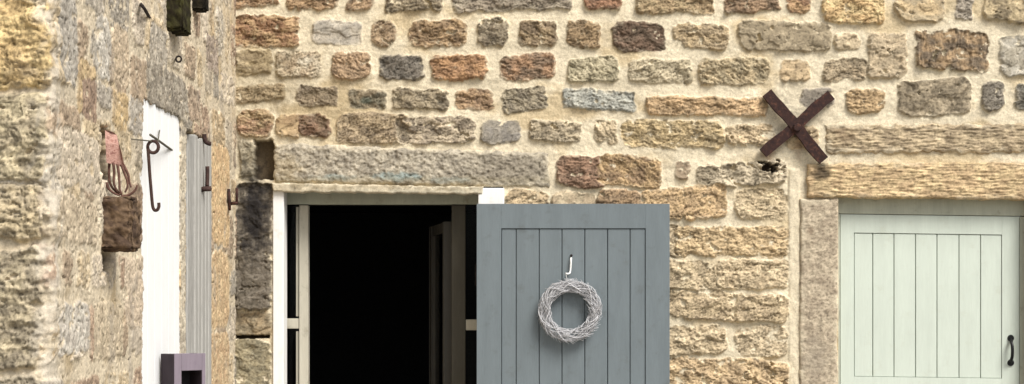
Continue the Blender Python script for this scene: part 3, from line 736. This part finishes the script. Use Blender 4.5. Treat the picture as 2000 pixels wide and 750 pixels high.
bm = bmesh.new(); flat_bar(bm, (1624, 185), (1492, 299), 0.050, 0.016, 0.046, 0.003); obj('bar', bm, M_RUST, xp, bevel=0.003)
bm = bmesh.new(); bmesh.ops.create_cone(bm, cap_ends=True, segments=8, radius1=0.023, radius2=0.018, depth=0.020, matrix=Matrix.Translation(P(1557, 249, 0.054)) @ Matrix.Rotation(PI / 2, 4, 'X'))
obj('bolt', bm, M_RUST, xp, bevel=0.003)

# ------------------------------------------------------------------ things on the wing's side wall
# white door
y0_, y1_ = side_dist(280) - D, side_dist(350.5) - D
wdr = thing('plank_door', 'tall bright white painted plank door in the side wall behind the iron hook', 'door', (XL, (y0_ + y1_) / 2, 0))
bm = bmesh.new(); n_ = 6; L = (y1_ + 0.05 - y0_ + 0.05) / n_
for i in range(n_):
    a = y0_ - 0.05 + i * L
    box(bm, (XL - 0.045, a + 0.001, 0.04), (XL - 0.002, a + L - 0.001, ZWD + 0.06))
obj('board_panel', bm, M_DOORW, wdr, bevel=0.002)
# batten shutter
y0_, y1_ = side_dist(374) - D, side_dist(408) - D; ZSH = PS(390, 270).z
sh = thing('batten_shutter', 'narrow weathered grey shutter of upright rounded battens beside the white door', 'shutter', (XL, (y0_ + y1_) / 2, 1.0))
bm = bmesh.new(); n_ = 5; L = (y1_ - y0_) / n_
for i in range(n_):
    a = y0_ + i * L
    box(bm, (XL - 0.03, a + 0.012, 0.5), (XL + 0.014, a + L - 0.012, ZSH - 0.01 * (i % 2)))
box(bm, (XL - 0.05, y0_ + 0.002, 0.505), (XL - 0.015, y1_ - 0.002, ZSH - 0.02))
obj('battens', bm, M_BATTEN, sh, bevel=0.010, seg=3)
def iron(path, dist, r, n=8): 
    b_ = bmesh.new(); tube(b_, smooth_path([PD(x, y, dist) for x, y in path], 4), r, n); return b_
dd = side_dist(404, 0.03)
b_ = iron([(399, 262), (399.5, 270), (402, 277), (407, 280), (412, 281)], dd, 0.0095); obj('hinge', b_, M_BROWNIRON, sh, smooth=True)
b_ = iron([(405, 325), (405, 340), (404.5, 364)], dd, 0.0085); tube(b_, [PD(391, 371, dd), PD(398, 369, dd - 0.01), PD(412, 368.5, dd)], 0.011, 8); obj('hinge', b_, M_BROWNIRON, sh, smooth=True)

# hook and the stay it hangs from
dh = 6.6
hk = bmesh.new()
ring = [PD(299 + 10.5 * math.cos(t), 287 - 11.5 * math.sin(t), dh - 0.004 * (t / 6)) for t in np.linspace(PI * 1.02, -PI * 0.98, 22)]
pts = [PD(288.6, 287, dh), PD(290.5, 310, dh), PD(292.5, 340, dh), PD(295, 370, dh), PD(297, 392, dh), PD(298.5, 404, dh), PD(302, 410.5, dh), PD(307.5, 409.5, dh), PD(310.3, 403, dh), PD(310, 396, dh)]
tube(hk, ring[::-1] + smooth_path(pts, 5), 0.0058, 8)
hkt = obj('iron_hook', hk, M_BROWNIRON, None, smooth=True)
tag(hkt, 'long rusty iron hook with ringed top hanging before the white door', 'hook')
st = thing('wire_stay', 'thin crossed wires holding the iron hook off the side wall', 'bracket', PD(299, 275, dh))
b_ = bmesh.new(); tube(b_, [PS(250, 271, -0.01), PD(300, 276, dh)], 0.0024, 6); obj('wire', b_, M_WIRE, st, smooth=True)
b_ = bmesh.new(); tube(b_, [PD(293, 263, dh), PD(299, 267, dh + 0.02), PS(338, 295, -0.01)], 0.0042, 6); obj('wire', b_, M_WIRE, st, smooth=True)
b_ = bmesh.new(); tube(b_, [PD(308, 280, dh + 0.05), PS(312, 252, -0.01)], 0.0022, 6); obj('wire', b_, M_WIRE, st, smooth=True)

# projecting stones
def rough_block(name, x0, x1, y0, y1, dn_, df_, c1, c2, seed, label, cat, amp=0.010, group=None):
    """a stone standing out of the side wall: x0, x1 photo columns of its near face at distance dn_, back to df_"""
    a = PD(x0, y1, dn_); b = PD(x1, y0, dn_)
    bm = bmesh.new(); box(bm, (XL - 0.08, a.y, a.z), (b.x, df_ - D, b.z))
    bmesh.ops.bevel(bm, geom=bm.edges[:], offset=0.008, segments=2, affect='EDGES')
    bmesh.ops.subdivide_edges(bm, edges=bm.edges[:], cuts=26, use_grid_fill=True)
    me = bpy.data.meshes.new(name); bm.normal_update()
    nv = len(bm.verts); co = np.array([v.co[:] for v in bm.verts]); no = np.array([v.normal[:] for v in bm.verts])
    n1 = fbm(co[:, 0] * 25 + co[:, 1] * 21, co[:, 2] * 34 + co[:, 1] * 9, 4, seed, 0.6)
    for v, k, n in zip(bm.verts, n1, no): v.co = v.co + Vector(n) * float(k * amp)
    bm.to_mesh(me); bm.free(); me.shade_smooth()
    at = me.color_attributes.new('tone', 'FLOAT_COLOR', 'POINT')
    t = ss(-0.3, 0.4, fbm(co[:, 0] * 22 + co[:, 1] * 17, co[:, 2] * 30, 5, seed + 2, 0.7))[:, None]
    col = 0.9 * (np.array(lin(c1, KA)) * (1 - t) + np.array(lin(c2, KA)) * t)
    c4 = np.ones((nv, 4), np.float32); c4[:, :3] = np.clip(col * (1 + 0.35 * n1)[:, None], 0.004, 0.8); at.data.foreach_set('color', c4.ravel())
    o = link_mesh(name, me, M_STONE); return tag(o, label, cat, group)
rough_block('stone_corbel', 197, 258, 385, 487, 6.06, 6.20, (92, 75, 63), (146, 122, 98), 201, 'brown stone block jutting from the side wall under the rusty fork', 'corbel', 0.016)
rough_block('stone_corbel', 325, 357, -80, 58, 7.20, 7.385, (46, 40, 27), (78, 76, 44), 202, 'dark mossy stone block jutting out high, nearest above the small ring', 'corbel', 0.008)
rough_block('stone_corbel', 375, 402, -80, 20, 7.78, 7.86, (30, 26, 20), (52, 46, 34), 203, 'blackened stone block jutting out high beyond the mossy one', 'corbel', 0.006)

# rusty fork head
fk = thing('fork_head', 'pink rusted fork head with curved tines standing on the jutting stone block', 'fork', PD(232, 385, 6.14))
d0 = 6.12
b_ = bmesh.new()
top = [(206, 254), (222, 256), (228, 268), (238, 300), (243, 326)]; bot = [(203, 262), (208, 300), (207, 318), (216, 322), (243, 327)]
outl = [(205, 254), (219, 257), (228, 263), (232, 282), (238, 300), (243, 322), (240, 327), (226, 322), (208, 318), (207, 300), (206, 280)]
f1 = [b_.verts.new(PD(x, y, d0 - 0.012 + 0.008 * math.sin(x * 0.5 + y * 0.1))) for x, y in outl]; f2 = [b_.verts.new(PD(x, y, d0 + 0.012)) for x, y in outl]
b_.faces.new(f1[::-1]); b_.faces.new(f2)
for i in range(len(outl)):
    j = (i + 1) % len(outl); b_.faces.new((f1[i], f1[j], f2[j], f2[i]))
bmesh.ops.triangulate(b_, faces=[f for f in b_.faces if len(f.verts) > 4])
obj('socket_plate', b_, M_PINKRUST, fk, bevel=0.003)
for path, z_ in (([(214, 316), (213, 335), (214, 352), (219, 366), (229, 376), (238, 380)], 0.0), ([(221, 318), (223, 338), (222, 355), (226, 368), (233, 377)], -0.01), ([(229, 320), (232, 340), (233, 356), (234, 370), (238, 379)], -0.016),
                 ([(237, 321), (243, 338), (248, 352), (249, 364), (244, 376)], -0.008), ([(236, 383), (248, 382), (258, 377), (265, 370), (267.5, 362)], -0.012), ([(241, 322), (250, 340), (253, 356), (256, 366)], 0.006), ([(208, 356), (212, 368), (222, 377), (234, 382)], -0.012)):
    b_ = bmesh.new(); pp = smooth_path([PD(x, y, d0 + z_) for x, y in path], 4)
    tube(b_, pp, [0.0048 - 0.0018 * i / len(pp) for i in range(len(pp))], 7); obj('tine', b_, M_TINE, fk, smooth=True)

# small ring, pintle
b_ = bmesh.new(); dr = side_dist(346, 0.03)
tube(b_, [PD(349 + 5.2 * math.cos(t), 115.5 - 5.6 * math.sin(t), dr) for t in np.linspace(0, 2 * PI, 20, endpoint=False)], 0.0036, 7, closed=True)
rg = thing('iron_ring', 'small black iron ring eye fixed high on the side wall', 'ring', PD(349, 115, dr))
obj('ring_eye', b_, M_IRON, rg, smooth=True)
b_ = bmesh.new(); tube(b_, [PD(344, 116, dr), PS(341, 116, -0.03)], 0.0036, 7); obj('shank', b_, M_IRON, rg, smooth=True)
pt = thing('iron_pintle', 'rusty iron pintle bracket in the corner beside the black jamb stone', 'bracket', PD(455, 397, 8.72))
b_ = bmesh.new(); tube(b_, [PD(447, 398, 8.80), PD(456, 397, 8.72), PD(465, 396.5, 8.72)], 0.0085, 8); obj('arm', b_, M_RUST, pt, smooth=True)
b_ = bmesh.new(); tube(b_, [PD(462.5, 367, 8.72), PD(462.5, 382, 8.72), PD(462.5, 396, 8.72)], 0.0065, 8); obj('pin', b_, M_RUST, pt, smooth=True)
b_ = bmesh.new(); tube(b_, [PD(447, 369, 8.73), PD(447.5, 390, 8.73), PD(449, 411, 8.73)], [0.007, 0.008, 0.006], 8); obj('back_strap', b_, M_RUST, pt, smooth=True)

# small cracks of old iron high on the side wall: a bent nail
b_ = bmesh.new(); tube(b_, smooth_path([PS(274, 7, 0.0), PS(279, 13, 0.03), PS(284, 20, 0.028), PS(292, 35, 0.0)], 4), [0.006] * 13, 6)
tag(obj('bent_nail', b_, M_IRON, None, smooth=True), 'bent black iron spike lying flat high on the side wall', 'nail')

# purple open box, standing on the ground beside the white door
ang = math.radians(44)
bx = PD(341, 691, 7.0)                       # the front top left corner
pb = thing('open_box', 'tall dusty purple wooden box with a dark open front before the white door', 'box', (bx.x, bx.y, 0))
fu = Vector((math.cos(ang), math.sin(ang), 0)); bu = Vector((-math.sin(ang), math.cos(ang), 0))
# along the front: fu runs right and away; into the depth: bu
def bbox(bm, a0, a1, b0, b1, z0, z1):
    vs_ = box(bm, (a0, b0, z0), (a1, b1, z1))
    for v in vs_: v.co = Vector((bx.x, bx.y, 0)) + fu * v.co.x + bu * v.co.y + Vector((0, 0, v.co.z))
Wf, Dp, zt2 = 0.135, 0.090, bx.z
t_ = 0.030
bm = bmesh.new(); bbox(bm, 0, t_, 0, 0.004, 0.005, zt2); bbox(bm, Wf - t_ * 0.5, Wf, 0, 0.004, 0.005, zt2); bbox(bm, t_ + 0.0003, Wf - t_ * 0.5 - 0.0003, 0, 0.004, zt2 - 0.062, zt2); obj('front_frame', bm, M_PURPLE, pb, bevel=0.0012)
bm = bmesh.new(); bbox(bm, 0, 0.022, 0.0043, Dp, 0.005, zt2 - 0.001); obj('side_panel', bm, M_PURPLESHADE, pb, bevel=0.003)
bm = bmesh.new(); bbox(bm, Wf - 0.016, Wf, 0.0043, Dp, 0.005, zt2 - 0.001); obj('side_panel', bm, M_PURPLESHADE, pb, bevel=0.003)
bm = bmesh.new(); bbox(bm, 0.0223, Wf - 0.0163, 0.0043, Dp, zt2 - 0.03, zt2 - 0.0015); obj('top_panel', bm, M_PURPLE, pb, bevel=0.002)
bm = bmesh.new(); bbox(bm, 0.0223, Wf - 0.0163, Dp - 0.012, Dp - 0.001, 0.005, zt2 - 0.0305); obj('back_panel', bm, plain('recess_dark_board', (0.02, 0.018, 0.022), 0.9), pb)  # the recess's darkness is put into the panel colour
bm = bmesh.new(); bbox(bm, 0.0223, Wf - 0.0163, 0.0045, Dp - 0.0125, 0.006, 0.04); obj('bottom_panel', bm, M_PURPLESHADE, pb)

# ------------------------------------------------------------------ ground
bm = bmesh.new(); quad(bm, (-90, -120, 0), (90, -120, 0), (90, 60, 0), (-90, 60, 0))
m, nt, b = new_mat('worn_flagstones')
tc = N(nt, 'ShaderNodeTexCoord'); br = N(nt, 'ShaderNodeTexBrick', Scale=1.6); br.inputs['Mortar Size'].default_value = 0.015
br.inputs['Color1'].default_value = (0.30, 0.27, 0.22, 1); br.inputs['Color2'].default_value = (0.22, 0.20, 0.17, 1); br.inputs['Mortar'].default_value = (0.12, 0.11, 0.09, 1)
nt.links.new(tc.outputs['Object'], br.inputs['Vector'])
nt.links.new(mul(nt, br.outputs['Color'], ramp(nt, noise(nt, 9, 5), [(0.3, 0.7), (0.7, 1.2)])), b.inputs['Base Color'])
b.inputs['Roughness'].default_value = 0.9
bump(nt, b, noise(nt, 40, 5), 0.006)
gr = obj('ground', bm, m); gr['kind'] = 'structure'

# ------------------------------------------------------------------ light, sky, camera
EL, AZ = math.radians(50), math.radians(42)          # soft sun, in front of the wall and to the right
to_sun = Vector((math.sin(AZ) * math.cos(EL), -math.cos(AZ) * math.cos(EL), math.sin(EL)))
sun = bpy.data.lights.new('sun', 'SUN'); sun.energy = 4.3; sun.angle = math.radians(26); sun.color = (1.0, 0.96, 0.895)
so = bpy.data.objects.new('sun', sun); C.objects.link(so); so.rotation_euler = to_sun.to_track_quat('Z', 'Y').to_euler(); so.location = to_sun * 30
w = bpy.data.worlds.new('World'); bpy.context.scene.world = w; w.use_nodes = True
nt = w.node_tree; bg = nt.nodes['Background']
sky = nt.nodes.new('ShaderNodeTexSky'); sky.sky_type = 'NISHITA'; sky.sun_disc = False
sky.sun_elevation = EL; sky.sun_rotation = math.atan2(to_sun.x, to_sun.y); sky.dust_density = 3.0; sky.air_density = 1.0
hs = nt.nodes.new('ShaderNodeHueSaturation'); hs.inputs['Saturation'].default_value = 0.35
nt.links.new(sky.outputs[0], hs.inputs['Color']); nt.links.new(hs.outputs[0], bg.inputs['Color'])
bg.inputs['Strength'].default_value = 0.15

cam = bpy.data.cameras.new('camera'); co = bpy.data.objects.new('camera', cam); C.objects.link(co)
co.location = (0, -D, EYE); co.rotation_euler = (PI / 2, 0, 0)
cam.sensor_width = 36; cam.lens = 36 * F / 2000; cam.shift_y = 225 / 2000; cam.clip_end = 500; cam.clip_start = 0.05
s = bpy.context.scene; s.camera = co
s.render.resolution_x = 1024; s.render.resolution_y = 384
s.view_settings.view_transform = 'Standard'; s.view_settings.look = 'None'; s.view_settings.exposure = 0
